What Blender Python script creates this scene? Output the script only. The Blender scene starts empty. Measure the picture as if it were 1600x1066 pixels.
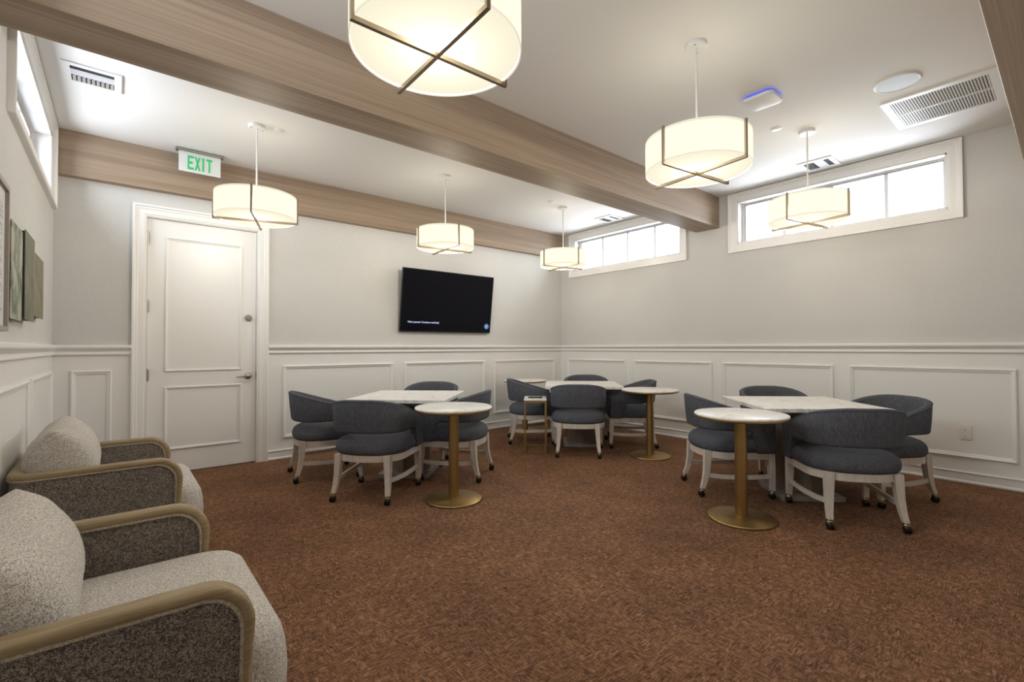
import bpy, bmesh, math, random
from mathutils import Vector, Matrix
random.seed(7)
C = bpy.context.scene.collection
SC = bpy.context.scene
PI = math.pi
R_ = math.radians

# ------------------------------------------------------------------ camera
CAM_H, FPX = 1.2, 737.32
yaw, pitch, roll = R_(39.922), R_(0.925), R_(-0.151)
fw = Vector((math.sin(yaw)*math.cos(pitch), math.cos(yaw)*math.cos(pitch), math.sin(pitch)))
rt = Vector((math.cos(yaw), -math.sin(yaw), 0.0)); up = rt.cross(fw)
r2 = rt*math.cos(roll) + up*math.sin(roll); u2 = -rt*math.sin(roll) + up*math.cos(roll)
cd = bpy.data.cameras.new('camera'); cam = bpy.data.objects.new('camera', cd); C.objects.link(cam)
cd.sensor_fit = 'HORIZONTAL'; cd.sensor_width = 36.0; cd.lens = FPX*36.0/1600.0
cd.shift_y = (530.87-533.0)/1600.0; cd.clip_start = 0.02; cd.clip_end = 200
cam.matrix_world = Matrix(((r2.x, u2.x, -fw.x, 0), (r2.y, u2.y, -fw.y, 0), (r2.z, u2.z, -fw.z, CAM_H), (0, 0, 0, 1)))
SC.camera = cam

# ------------------------------------------------------------------ view, sky, light levels
vs = SC.view_settings
vs.view_transform = 'Standard'; vs.look = 'None'; vs.gamma = 1.0; vs.use_curve_mapping = False
vs.exposure = 0.0
SKY_TOP, SKY_LOW, GROUND = (0.74, 0.87, 1.0), (0.90, 0.955, 1.0), (0.82, 0.85, 0.90)
SKY_STRENGTH = 16.0
LAMP_WATTS = 520.0
LAMP_COL = (1.0, 0.94, 0.84)
SHADE_GLOW = 0.86
world = bpy.data.worlds.new('sky'); SC.world = world; world.use_nodes = True
nt = world.node_tree; nt.nodes.clear()
wo = nt.nodes.new('ShaderNodeOutputWorld'); bg = nt.nodes.new('ShaderNodeBackground')
tc = nt.nodes.new('ShaderNodeTexCoord'); sx = nt.nodes.new('ShaderNodeSeparateXYZ'); cr = nt.nodes.new('ShaderNodeValToRGB')
mr = nt.nodes.new('ShaderNodeMapRange'); mr.inputs[1].default_value = -1; mr.inputs[2].default_value = 1
e = cr.color_ramp.elements
e[0].position = 0.0; e[0].color = (*GROUND, 1); e[1].position = 1.0; e[1].color = (*SKY_TOP, 1)
k = e.new(0.47); k.color = (*GROUND, 1); k = e.new(0.53); k.color = (*SKY_LOW, 1)
nt.links.new(tc.outputs['Generated'], sx.inputs[0]); nt.links.new(sx.outputs[2], mr.inputs[0])
nt.links.new(mr.outputs[0], cr.inputs[0]); nt.links.new(cr.outputs[0], bg.inputs[0])
bg.inputs[1].default_value = SKY_STRENGTH
nt.links.new(bg.outputs[0], wo.inputs[0])
cy = SC.cycles
cy.use_denoising = True
cy.max_bounces = 10; cy.diffuse_bounces = 6; cy.glossy_bounces = 3; cy.transparent_max_bounces = 12; cy.transmission_bounces = 4
cy.sample_clamp_indirect = 4.0
cy.caustics_reflective = False; cy.caustics_refractive = False

# room numbers (metres)
XL, XR, YB, YF, ZC = -0.423, 5.719, 5.545, -0.30, 3.056
RAIL0, RAIL1 = 1.1395, 1.2285
ZB = 2.672

# ------------------------------------------------------------------ helpers
def obj(name, bm, mat, parent=None, loc=None, smooth=False, angle=40):
    me = bpy.data.meshes.new(name)
    bmesh.ops.recalc_face_normals(bm, faces=bm.faces[:])
    if smooth:
        lim = R_(angle)
        for f in bm.faces: f.smooth = True
        for ed in bm.edges:
            if len(ed.link_faces) == 2 and ed.calc_face_angle(0) > lim: ed.smooth = False
    bm.to_mesh(me); bm.free()
    o = bpy.data.objects.new(name, me); C.objects.link(o)
    if mat: me.materials.append(mat)
    if parent: o.parent = parent
    if loc: o.location = loc
    return o
def tag(o, label=None, cat=None, group=None, kind=None):
    if label: o['label'] = label
    if cat: o['category'] = cat
    if group: o['group'] = group
    if kind: o['kind'] = kind
    return o
def thing(name, label, cat, loc=(0, 0, 0), rz=0.0, group=None):
    o = bpy.data.objects.new(name, None); C.objects.link(o)
    o.empty_display_size = 0.1
    o.location = loc; o.rotation_euler = (0, 0, rz)
    return tag(o, label, cat, group)
def struct(name, bm, mat, parent=None, label=None, **kw):
    o = obj(name, bm, mat, parent, **kw)
    if not parent: o['kind'] = 'structure'
    if label: o['label'] = label
    return o
def copy_tree(o, parent=None):
    c = o.copy(); C.objects.link(c)
    if parent: c.parent = parent
    for ch in list(o.children): copy_tree(ch, c)
    return c
def box(bm, x0, x1, y0, y1, z0, z1, bev=0.0, seg=2):
    v = [bm.verts.new(p) for p in ((x0,y0,z0),(x1,y0,z0),(x1,y1,z0),(x0,y1,z0),(x0,y0,z1),(x1,y0,z1),(x1,y1,z1),(x0,y1,z1))]
    fs = [bm.faces.new([v[i] for i in q]) for q in ((0,3,2,1),(4,5,6,7),(0,1,5,4),(1,2,6,5),(2,3,7,6),(3,0,4,7))]
    if bev:
        es = list({e for f in fs for e in f.edges})
        bmesh.ops.bevel(bm, geom=es, offset=bev, segments=seg, affect='EDGES', profile=0.5)
    return v
def nb(): return bmesh.new()
def bx(*a, **k):
    bm = nb(); box(bm, *a, **k); return bm
def lathe(bm, prof, n=32, c=(0, 0), z0=0.0):
    """prof: list of (r, z); closed at r = 0"""
    rings = []
    for r, z in prof:
        if r < 1e-6: rings.append([bm.verts.new((c[0], c[1], z0+z))])
        else: rings.append([bm.verts.new((c[0]+r*math.cos(2*PI*i/n), c[1]+r*math.sin(2*PI*i/n), z0+z)) for i in range(n)])
    for a, b in zip(rings, rings[1:]):
        if len(a) == 1 and len(b) == 1: continue
        for i in range(n):
            j = (i+1) % n
            if len(a) == 1: bm.faces.new((a[0], b[i], b[j]))
            elif len(b) == 1: bm.faces.new((a[i], a[j], b[0]))
            else: bm.faces.new((a[i], a[j], b[j], b[i]))
    return bm
def loft(bm, rings, cap=True, closed=False):
    """rings: lists of points of equal length, each a closed loop"""
    V = [[bm.verts.new(p) for p in r] for r in rings]
    n = len(V[0]); m = len(V)
    for k in range(m if closed else m-1):
        a, b = V[k], V[(k+1) % m]
        for i in range(n):
            j = (i+1) % n
            bm.faces.new((a[i], a[j], b[j], b[i]))
    if cap and not closed:
        bm.faces.new(V[0][::-1]); bm.faces.new(V[-1])
    return bm
def tube(bm, pts, r, n=8):
    pts = [Vector(p) for p in pts]; rings = []
    for i, p in enumerate(pts):
        t = (pts[min(i+1, len(pts)-1)] - pts[max(i-1, 0)]).normalized()
        a = Vector((0, 0, 1)) if abs(t.z) < 0.9 else Vector((1, 0, 0))
        s = t.cross(a).normalized(); w = s.cross(t)
        rr = r[i] if isinstance(r, (list, tuple)) else r
        rings.append([p + s*rr*math.cos(2*PI*q/n) + w*rr*math.sin(2*PI*q/n) for q in range(n)])
    return loft(bm, rings)
def bar(bm, pts, hw, hh=None):
    """square section bar along pts; hw half width (list ok)"""
    pts = [Vector(p) for p in pts]; rings = []
    for i, p in enumerate(pts):
        t = (pts[min(i+1, len(pts)-1)] - pts[max(i-1, 0)]).normalized()
        if abs(t.z) > 0.7: s = Vector((1, 0, 0)); w = Vector((0, 1, 0))
        else:
            s = t.cross(Vector((0, 0, 1))).normalized(); w = Vector((0, 0, 1))
        a = hw[i] if isinstance(hw, (list, tuple)) else hw
        b = (hh[i] if isinstance(hh, (list, tuple)) else hh) if hh is not None else a
        rings.append([p - s*a - w*b, p + s*a - w*b, p + s*a + w*b, p - s*a + w*b])
    return loft(bm, rings)
def prism(bm, outline, z0, z1):
    return loft(bm, [[(x, y, z0) for x, y in outline], [(x, y, z1) for x, y in outline]])
def rrect(hx, hy, r, n=5, cx=0, cy=0):
    out = []
    for sx_, sy_, a0 in ((1, 1, 0), (-1, 1, 90), (-1, -1, 180), (1, -1, 270)):
        for i in range(n+1):
            a = R_(a0 + 90*i/n)
            out.append((cx + sx_*(hx-r) + r*math.cos(a), cy + sy_*(hy-r) + r*math.sin(a)))
    return out

# ------------------------------------------------------------------ materials
def mat(name, col, rough=0.6, metal=0.0, spec=0.5):
    m = bpy.data.materials.new(name); m.use_nodes = True
    b = m.node_tree.nodes['Principled BSDF']
    b.inputs['Base Color'].default_value = (*col, 1); b.inputs['Roughness'].default_value = rough
    b.inputs['Metallic'].default_value = metal; b.inputs['Specular IOR Level'].default_value = spec
    return m
def N(m, t, **k):
    n = m.node_tree.nodes.new(t)
    for a, v in k.items(): setattr(n, a, v)
    return n
def L(m, a, b): m.node_tree.links.new(a, b)
def bsdf(m): return m.node_tree.nodes['Principled BSDF']
def noise(m, scale, stretch=(1, 1, 1), detail=3, rough=0.55, rot=(0, 0, 0), dist=0.0):
    t = N(m, 'ShaderNodeTexCoord'); mp = N(m, 'ShaderNodeMapping'); n = N(m, 'ShaderNodeTexNoise')
    mp.inputs['Scale'].default_value = stretch; mp.inputs['Rotation'].default_value = rot
    L(m, t.outputs['Object'], mp.inputs[0]); L(m, mp.outputs[0], n.inputs['Vector'])
    n.inputs['Scale'].default_value = scale; n.inputs['Detail'].default_value = detail; n.inputs['Roughness'].default_value = rough
    n.inputs['Distortion'].default_value = dist
    return n.outputs['Fac']
def ramp(m, fac, stops):
    r = N(m, 'ShaderNodeValToRGB'); el = r.color_ramp.elements
    el[0].position, el[0].color = stops[0][0], (*stops[0][1], 1)
    el[1].position, el[1].color = stops[-1][0], (*stops[-1][1], 1)
    for p, c in stops[1:-1]:
        q = el.new(p); q.color = (*c, 1)
    L(m, fac, r.inputs[0]); return r.outputs[0]
def mixf(m, a, b, f=0.5):
    x = N(m, 'ShaderNodeMix'); x.data_type = 'FLOAT'; x.inputs[0].default_value = f
    L(m, a, x.inputs[2]); L(m, b, x.inputs[3]); return x.outputs[0]
def mul(m, a, b, f=1.0):
    x = N(m, 'ShaderNodeMix'); x.data_type = 'RGBA'; x.blend_type = 'MULTIPLY'; x.inputs[0].default_value = f
    L(m, a, x.inputs[6]); L(m, b, x.inputs[7]); return x.outputs[2]
def bump(m, h, strength=0.3, dist=0.002):
    b = N(m, 'ShaderNodeBump'); b.inputs['Strength'].default_value = strength; b.inputs['Distance'].default_value = dist
    L(m, h, b.inputs['Height']); L(m, b.outputs[0], bsdf(m).inputs['Normal'])
def base(m, c): L(m, c, bsdf(m).inputs['Base Color'])

def wallpaper():
    m = mat('woven_wallpaper', (.6, .6, .57), .85)
    a = noise(m, 60, (1, 1, 8), 3); b = noise(m, 60, (8, 8, 1), 3); c = noise(m, 1.2, (1, 1, 1), 2)
    w = mixf(m, a, b)
    base(m, mul(m, ramp(m, w, [(.3, (.52, .515, .50)), (.7, (.64, .635, .62))]), ramp(m, c, [(.3, (.95, .95, .95)), (.7, (1, 1, 1))])))
    bump(m, w, .25, .002); return m
def painted(name, col, r=.5, canvas=0.1):
    m = mat(name, col, r)
    a = noise(m, 120, (1, 1, 1), 2); bump(m, a, canvas, .001); return m
def carpet():
    m = mat('brown_carpet', (.2, .1, .06), .95, spec=.15)
    tcn = N(m, 'ShaderNodeTexCoord'); sep = N(m, 'ShaderNodeSeparateXYZ'); L(m, tcn.outputs['Object'], sep.inputs[0])
    def math_(op, a, b=None, k=None):
        q = N(m, 'ShaderNodeMath', operation=op); L(m, a, q.inputs[0])
        if b is not None: L(m, b, q.inputs[1])
        elif k is not None: q.inputs[1].default_value = k
        return q.outputs[0]
    def dashes(u, v, nu, nv):                    # short woven threads along u, rows across v
        row = math_('FLOOR', math_('MULTIPLY', v, k=nv))
        wr = N(m, 'ShaderNodeTexWhiteNoise', noise_dimensions='1D'); L(m, row, wr.inputs['W'])
        cell = math_('FLOOR', math_('ADD', math_('MULTIPLY', u, k=nu), math_('MULTIPLY', wr.outputs['Value'], k=13.7)))
        cb = N(m, 'ShaderNodeCombineXYZ'); L(m, cell, cb.inputs[0]); L(m, row, cb.inputs[1])
        wn = N(m, 'ShaderNodeTexWhiteNoise', noise_dimensions='2D'); L(m, cb.outputs[0], wn.inputs['Vector'])
        return wn.outputs['Value']
    a = dashes(sep.outputs[0], sep.outputs[1], 44, 250); b = dashes(sep.outputs[1], sep.outputs[0], 48, 270)
    c = noise(m, 34, (1, 1, 1), 5, .8); d = noise(m, 2.0, (1, 1, 1), 3, .6); f = noise(m, 13, (1, 1, 1), 3)
    ab = N(m, 'ShaderNodeMix'); ab.data_type = 'FLOAT'
    g = N(m, 'ShaderNodeMapRange'); g.inputs[1].default_value = .38; g.inputs[2].default_value = .62; L(m, f, g.inputs[0])
    L(m, g.outputs[0], ab.inputs[0]); L(m, a, ab.inputs[2]); L(m, b, ab.inputs[3])
    w = mixf(m, ab.outputs[0], c, .60)
    col = ramp(m, w, [(.25, (.060, .028, .016)), (.5, (.182, .092, .051)), (.75, (.37, .205, .12))])
    base(m, mul(m, col, ramp(m, d, [(.3, (.78, .77, .78)), (.72, (1.12, 1.1, 1.06))])))
    bump(m, w, .25, .003); return m
def wood_beam():
    m = mat('limed_oak_laminate', (.3, .22, .15), .55)
    a = noise(m, 1.0, (.25, 9, 9), 2, .5)          # broad boards
    b = noise(m, 1.0, (1.2, 150, 150), 4, .65)     # fine grain
    c = noise(m, 1.0, (.5, 38, 38), 3, .6)
    col = ramp(m, mixf(m, b, c, .5), [(.3, (.225, .162, .112)), (.5, (.318, .236, .168)), (.7, (.41, .317, .234))])
    base(m, mul(m, col, ramp(m, a, [(.35, (.82, .80, .78)), (.5, (1, 1, 1)), (.65, (1.1, 1.1, 1.1))])))
    bump(m, b, .15, .001); return m
def timber(name, lo, hi, ax=(1, 30, 30), rough=.55):
    m = mat(name, lo, rough)
    a = noise(m, 3.0, ax, 4, .65, dist=.3)
    base(m, ramp(m, a, [(.3, lo), (.7, hi)])); bump(m, a, .15, .001); return m
def tweed(name, lo, mid, hi, scale=210):
    m = mat(name, mid, .95, spec=.15)
    a = noise(m, scale, (1, 1, 1), 2, .75); b = noise(m, scale*.4, (1, 1, 1), 2, .6)
    w = mixf(m, a, b, .3)
    base(m, ramp(m, w, [(.40, lo), (.5, mid), (.60, hi)])); bump(m, w, .8, .005); return m
def strie(name, lo, hi):
    m = mat(name, lo, .9, spec=.2)
    a = noise(m, 40, (6, 6, .5), 3, .7); b = noise(m, 300, (1, 1, 1), 2, .6)
    w = mixf(m, a, b, .45)
    base(m, ramp(m, w, [(.38, lo), (.62, hi)])); bump(m, w, .4, .002); return m
def marble():
    m = mat('white_marble_laminate', (.75, .73, .70), .32)
    a = noise(m, 1.8, (1, 2.4, 1), 3, .5, (0, 0, .6), dist=1.6)
    base(m, ramp(m, a, [(.40, (.80, .785, .76)), (.475, (.76, .74, .71)), (.5, (.62, .58, .54)), (.525, (.77, .75, .72)), (.65, (.80, .785, .76))])); return m
def brushed(name, col, rough):
    m = mat(name, col, rough, 1.0)
    a = noise(m, 60, (1, 1, .1), 2); r = N(m, 'ShaderNodeMapRange')
    r.inputs[3].default_value = rough-.06; r.inputs[4].default_value = rough+.1
    L(m, a, r.inputs[0]); L(m, r.outputs[0], bsdf(m).inputs['Roughness']); return m
def emit(name, col, s, basecol=(.02, .02, .02)):
    m = mat(name, basecol, .5)
    b = bsdf(m); b.inputs['Emission Color'].default_value = (*col, 1); b.inputs['Emission Strength'].default_value = s; return m
def shade_mat(clear=.05, name='lit_lamp_fabric'):
    m = mat(name, (.9, .85, .7)); ntree = m.node_tree
    out = ntree.nodes['Material Output']; ntree.nodes.remove(bsdf(m))
    em = N(m, 'ShaderNodeEmission'); tr = N(m, 'ShaderNodeBsdfTransparent'); tl = N(m, 'ShaderNodeBsdfTranslucent')
    mx = N(m, 'ShaderNodeMixShader'); ad = N(m, 'ShaderNodeAddShader')
    wv = noise(m, 90, (1, 1, 6), 2)
    L(m, ramp(m, wv, [(.3, (1.0, .925, .71)), (.7, (1.0, .95, .76))]), em.inputs[0]); em.inputs[1].default_value = SHADE_GLOW
    tl.inputs[0].default_value = (.0027, .0025, .0020, 1)
    tr.inputs[0].default_value = (1, .95, .86, 1)
    L(m, em.outputs[0], ad.inputs[0]); L(m, tl.outputs[0], ad.inputs[1])
    mx.inputs[0].default_value = clear
    L(m, ad.outputs[0], mx.inputs[1]); L(m, tr.outputs[0], mx.inputs[2]); L(m, mx.outputs[0], out.inputs[0]); return m
def glass_mat():
    m = mat('window_glass', (1, 1, 1)); ntree = m.node_tree
    out = ntree.nodes['Material Output']; ntree.nodes.remove(bsdf(m))
    tr = N(m, 'ShaderNodeBsdfTransparent'); gl = N(m, 'ShaderNodeBsdfGlossy'); mx = N(m, 'ShaderNodeMixShader'); fr = N(m, 'ShaderNodeFresnel')
    fr.inputs[0].default_value = 1.25; gl.inputs['Roughness'].default_value = .02; tr.inputs[0].default_value = (.96, .98, 1, 1)
    L(m, fr.outputs[0], mx.inputs[0]); L(m, tr.outputs[0], mx.inputs[1]); L(m, gl.outputs[0], mx.inputs[2]); L(m, mx.outputs[0], out.inputs[0]); return m
def canvas_art(name, stops, scale, stretch=(1, 1, 1)):
    m = mat(name, stops[0][1], .8)
    a = noise(m, scale, stretch, 5, .6, dist=.8); base(m, ramp(m, a, stops)); return m

M = dict(
    paper=wallpaper(), paint=painted('white_wainscot_paint', (.76, .755, .74), .45), trim=painted('white_trim_paint', (.80, .795, .785), .35, .02),
    ceil=painted('ceiling_plaster', (.80, .79, .77), .9, .25), carpet=carpet(), beam=wood_beam(),
    armwood=timber('washed_oak', (.20, .143, .072), (.36, .272, .152), (2, 40, 40)),
    legwood=timber('whitewashed_ash', (.50, .44, .38), (.64, .58, .51), (30, 30, 1.5)),
    pedwood=timber('grey_brown_pedestal_wood', (.17, .13, .095), (.26, .205, .15), (30, 30, 1.5)),
    footwood=timber('grey_foot_wood', (.27, .23, .19), (.38, .33, .28), (30, 30, 1.5)),
    tweed=tweed('taupe_boucle', (.045, .038, .034), (.165, .14, .12), (.40, .35, .30), 330),
    cream=tweed('cream_boucle', (.25, .225, .20), (.60, .56, .51), (.82, .78, .72), 360),
    piping=tweed('cream_piping', (.25, .21, .16), (.42, .36, .28), (.55, .48, .38), 300),
    char=strie('charcoal_weave', (.040, .042, .052), (.130, .135, .158)),
    marble=marble(), brass=brushed('antique_brass', (.37, .25, .10), .40), bronze=brushed('brushed_bronze', (.34, .28, .21), .38),
    black=mat('black_plastic', (.015, .015, .017), .35), screen=mat('glossy_black_screen', (.005, .005, .008), .10, 0.0, .12),
    white=mat('white_plastic', (.78, .78, .77), .4), steel=brushed('satin_nickel', (.36, .34, .31), .32),
    shade=shade_mat(), shade_top=shade_mat(.009, 'added_cap_fabric'), glass=glass_mat(), dark=mat('dark_duct', (.03, .03, .035), .9), cast=mat('dark_caster', (.02, .018, .015), .22, .3),
    castm=mat('caster_brass', (.28, .20, .10), .25, 1.0), vinyl=mat('white_window_vinyl', (.74, .76, .80), .35),
    grey=mat('vent_grey', (.6, .6, .62), .5), green=emit('green_exit_glow', (.012, .60, .16), .85), text=emit('screen_text', (.62, .70, 1.0), .9),
    logo=emit('screen_logo', (.20, .42, .95), .8), blue=emit('blue_indicator_glow', (.04, .08, 1.0), 1.1), outlet=mat('outlet_plastic', (.72, .70, .66), .4),
    ppaper=mat('print_paper', (.62, .62, .60), .8), pframe=mat('taupe_frame', (.30, .26, .235), .5), edge=mat('dark_canvas_edge', (.05, .05, .045), .8),
    acrylic=mat('white_sign_panel', (.72, .75, .74), .2),
    art1=canvas_art('botanical_canvas', [(.40, (.11, .14, .10)), (.5, (.24, .26, .20)), (.58, (.42, .41, .34))], 6, (1, 1.4, 1)),
    art2=canvas_art('olive_canvas', [(.35, (.12, .125, .09)), (.6, (.20, .195, .145))], 5),
    art3=canvas_art('moss_canvas', [(.35, (.14, .135, .085)), (.65, (.25, .225, .155))], 4),
    frieze=canvas_art('striped_print', [(.42, (.40, .41, .42)), (.55, (.62, .63, .63))], 10, (1, .5, 6)),
    black_rubber=mat('remote_rubber', (.02, .02, .022), .5))

# ------------------------------------------------------------------ room shell
struct('floor', bx(XL-.2, XR+.2, YF-.2, YB+.2, -.08, 0), M['carpet'], label='brown flecked wall-to-wall carpet')
struct('ceiling', bx(XL-.2, XR+.2, YF-.2, YB+.2, ZC, ZC+.1), M['ceil'], label='white plaster ceiling')
def wall_x(name, x0, x1, holes, mat_up, face):
    """wall in a y-z plane with rectangular holes (y0,y1,z0,z1); wallpaper above, painted wainscot below as a part"""
    bm = nb(); ys = sorted({YF-.2, YB+.2, *[h[0] for h in holes], *[h[1] for h in holes]})
    for a, b in zip(ys, ys[1:]):
        h = [q for q in holes if q[0] <= a+1e-6 and q[1] >= b-1e-6]
        if h:
            box(bm, x0, x1, a, b, RAIL1-.04, h[0][2]); box(bm, x0, x1, a, b, h[0][3], ZC)
        else: box(bm, x0, x1, a, b, RAIL1-.04, ZC)
    w = struct(name, bm, mat_up)
    struct('wainscot', bx(x0, x1, YF-.2, YB+.2, 0, RAIL1-.04), M['paint'], w)
    return w
WIN_R = [(3.355, 5.236, 2.438, 2.942), (.722, 2.597, 2.438, 2.942)]
WIN_L = [(3.435, 5.335, 2.465, 2.942), (.722, 2.597, 2.465, 2.942)]
WT = .22
wall_right = wall_x('wall_right', XR, XR+WT, WIN_R, M['paper'], -1)
wall_left = wall_x('wall_left', XL-WT, XL, WIN_L, M['paper'], 1)
DX0, DX1, DZ = .205, 1.131, 2.43       # door opening
bm = nb()
box(bm, XL, DX0, YB, YB+.2, RAIL1-.04, ZC); box(bm, DX1, XR, YB, YB+.2, RAIL1-.04, ZC); box(bm, DX0, DX1, YB, YB+.2, DZ, ZC)
wall_back = struct('wall_back', bm, M['paper'])
bm = nb(); box(bm, XL, DX0, YB, YB+.2, 0, RAIL1-.04); box(bm, DX1, XR, YB, YB+.2, 0, RAIL1-.04)
struct('wainscot', bm, M['paint'], wall_back)
wf = struct('wall_front', bx(XL, XR, YF-.2, YF, RAIL1-.04, ZC), M['paper'])
struct('wainscot', bx(XL, XR, YF-.2, YF, 0, RAIL1-.04), M['paint'], wf)

# profile strips along a wall: prof = [(depth out of the wall, z)]
RAILP = [(0, RAIL0), (.012, RAIL0), (.020, RAIL0+.006), (.020, RAIL0+.016), (.014, RAIL0+.022), (.014, RAIL0+.034), (.030, RAIL0+.052), (.042, RAIL0+.060), (.045, RAIL0+.068), (.045, RAIL1-.005), (.040, RAIL1), (0, RAIL1)]
BASEP = [(0, 0), (.022, 0), (.024, .012), (.018, .022), (.014, .026), (.014, .084), (.022, .090), (.022, .097), (.016, .101), (0, .101)]
def strip(bm, prof, side, a, b):
    def P(d, z, t):
        return {'back': (t, YB-d, z), 'front': (t, YF+d, z), 'left': (XL+d, t, z), 'right': (XR-d, t, z)}[side]
    loft(bm, [[P(d, z, a) for d, z in prof], [P(d, z, b) for d, z in prof]])
CX0, CX1 = .099, 1.2375
n = 0
for side, spans in (('back', [(XL, CX0), (CX1, XR)]), ('left', [(YF, YB)]), ('right', [(YF, YB)]), ('front', [(XL, XR)])):
    bm = nb(); bb = nb(); n += 1
    for a, b in spans: strip(bm, RAILP, side, a, b); strip(bb, BASEP, side, a, b)
    struct('trim_%d' % n, bm, M['trim'], label='white chair rail on the %s wall' % side)
    struct('baseboard_' + side, bb, M['trim'])
# picture-frame mouldings on the wainscot: each stick of a frame its own piece
MOLD = [(0, 0), (.012, 0), (.020, .007), (.020, .014), (.013, .022), (.010, .034), (0, .036)]
def molding(side, a0, a1, z0, z1, parent, y_face=None, prof=MOLD):
    def P(d, t, z):
        if side == 'door': return (t, y_face-d, z)
        return {'back': (t, YB-d, z), 'left': (XL+d, t, z), 'right': (XR-d, t, z)}[side]
    corners = [(a0, z0, 1, 1), (a1, z0, -1, 1), (a1, z1, -1, -1), (a0, z1, 1, -1)]
    for k in range(4):
        r = []
        for t, z, st, sz in (corners[k], corners[(k+1) % 4]):
            r.append([P(d, t+st*w, z+sz*w) for d, w in prof])
        bm = nb(); loft(bm, r); obj('panel_molding', bm, M['trim'], parent)
for a0, a1 in ((-.306, -.033), (1.386, 2.677), (2.836, 4.115), (4.292, 5.551)): molding('back', a0, a1, .222, 1.008, wall_back)
for a0, a1 in ((4.235, 5.40), (2.926, 4.09), (1.619, 2.796), (.317, 1.484)): molding('right', a0, a1, .222, 1.008, wall_right)
for a0, a1 in ((4.214, 5.425), (2.95, 4.133), (1.66, 2.86)): molding('left', a0, a1, .222, 1.008, wall_left)

# ceiling beams
def beam(y0, y1, nm, lab):
    struct(nm, bx(XL, XR, y0, y1, ZB, ZC, bev=.003, seg=1), M['beam'], label=lab)
beam(5.46, YB, 'trim_5', 'pale oak beam against the back wall over the door')
beam(2.8185, 3.1242, 'trim_6', 'pale oak beam crossing the middle of the ceiling')
beam(-.06, .2466, 'trim_7', 'pale oak beam at the right edge, above the camera')

# ------------------------------------------------------------------ windows
def window(nm, side, y0, y1, z0, z1, cas):
    s = 1 if side == 'right' else -1
    X = XR if side == 'right' else XL
    def B(bm, d0, d1, a, b, c, d, **k):          # d = depth: + outward through the wall, - into the room
        p, q = sorted((X+s*d0, X+s*d1)); box(bm, p, q, a, b, c, d, **k)
    w = obj(nm, bx(*sorted((X+s*.0005, X+s*.0015)), y0-.001, y1+.001, z0-.002, z0-.001), M['vinyl']); w['kind'] = 'structure'
    w['label'] = 'white clerestory window high on the %s wall' % side
    # casing: stepped profile, four mitred sticks
    prof = [(-.0, 0), (.012, 0), (.016, .02), (.016, cas-.045), (.022, cas-.035), (.022, cas-.022), (.032, cas-.016), (.032, cas-.002), (.026, cas), (0, cas)]
    corners = [(y0, z0, -1, -1), (y1, z0, 1, -1), (y1, z1, 1, 1), (y0, z1, -1, 1)]
    for k_ in range(4):
        r = [[(X - s*d, t+st*ww, z+sz*ww) for d, ww in prof] for t, z, st, sz in (corners[k_], corners[(k_+1) % 4])]
        bm = nb(); loft(bm, r); obj('casing', bm, M['trim'], w)
    bm = nb()                                     # jamb lining
    t = .012
    B(bm, 0, .20, y0, y0+t, z0, z1); B(bm, 0, .20, y1-t, y1, z0, z1); B(bm, 0, .20, y0, y1, z0, z0+t); B(bm, 0, .20, y0, y1, z1-t, z1)
    obj('jamb_lining', bm, M['trim'], w)
    bm = nb(); f = .032; G = .15                  # sash frame
    for a, b, c, d in ((y0+t, y0+t+f, z0+t, z1-t), (y1-t-f, y1-t, z0+t, z1-t), (y0+t+f, y1-t-f, z0+t, z0+t+f), (y0+t+f, y1-t-f, z1-t-f*.6, z1-t)):
        B(bm, G-.03, G+.02, a, b, c, d)
    obj('sash', bm, M['vinyl'], w)
    bm = nb(); zt_ = z1-t-f*.6
    B(bm, G-.036, G-.029, y0+t+f-.004, y1-t-f+.004, zt_-.004, zt_+.004); B(bm, G-.036, G-.029, y1-t-f-.004, y1-t-f+.004, z0+t+f, zt_-.004)
    obj('gasket', bm, M['pedwood'], w)
    for q in (1, 2, 3):
        yc = y0 + (y1-y0)*q/4
        bm = nb(); B(bm, G-.012, G+.012, yc-.016, yc+.016, z0+t, z1-t); obj('mullion', bm, M['vinyl'], w)
    for q in range(4):
        a = y0+(y1-y0)*q/4; b = y0+(y1-y0)*(q+1)/4
        bm = nb(); B(bm, G-.002, G+.002, a+(.013 if q else t+f), b-(.013 if q < 3 else t+f), z0+t+f*.9, z1-t-f*.6); obj('pane', bm, M['glass'], w)
    ld = bpy.data.lights.new('daylight_portal', 'AREA'); ld.shape = 'RECTANGLE'; ld.size = y1-y0; ld.size_y = z1-z0
    ld.cycles.is_portal = True
    lo = bpy.data.objects.new('daylight_portal', ld); C.objects.link(lo)
    lo.location = (X+s*.21, (y0+y1)/2, (z0+z1)/2)
    # area lights shine along local -Z; local X -> world y
    lo.matrix_world = Matrix(((0, 0, s, lo.location.x), (1, 0, 0, lo.location.y), (0, s, 0, lo.location.z), (0, 0, 0, 1)))
window('window_1', 'right', *WIN_R[0], .105); window('window_2', 'right', *WIN_R[1], .105)
window('window_3', 'left', *WIN_L[0], .105); window('added_window_4', 'left', *WIN_L[1], .105)  # second one unseen, assumed opposite the right window, added for its daylight

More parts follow.
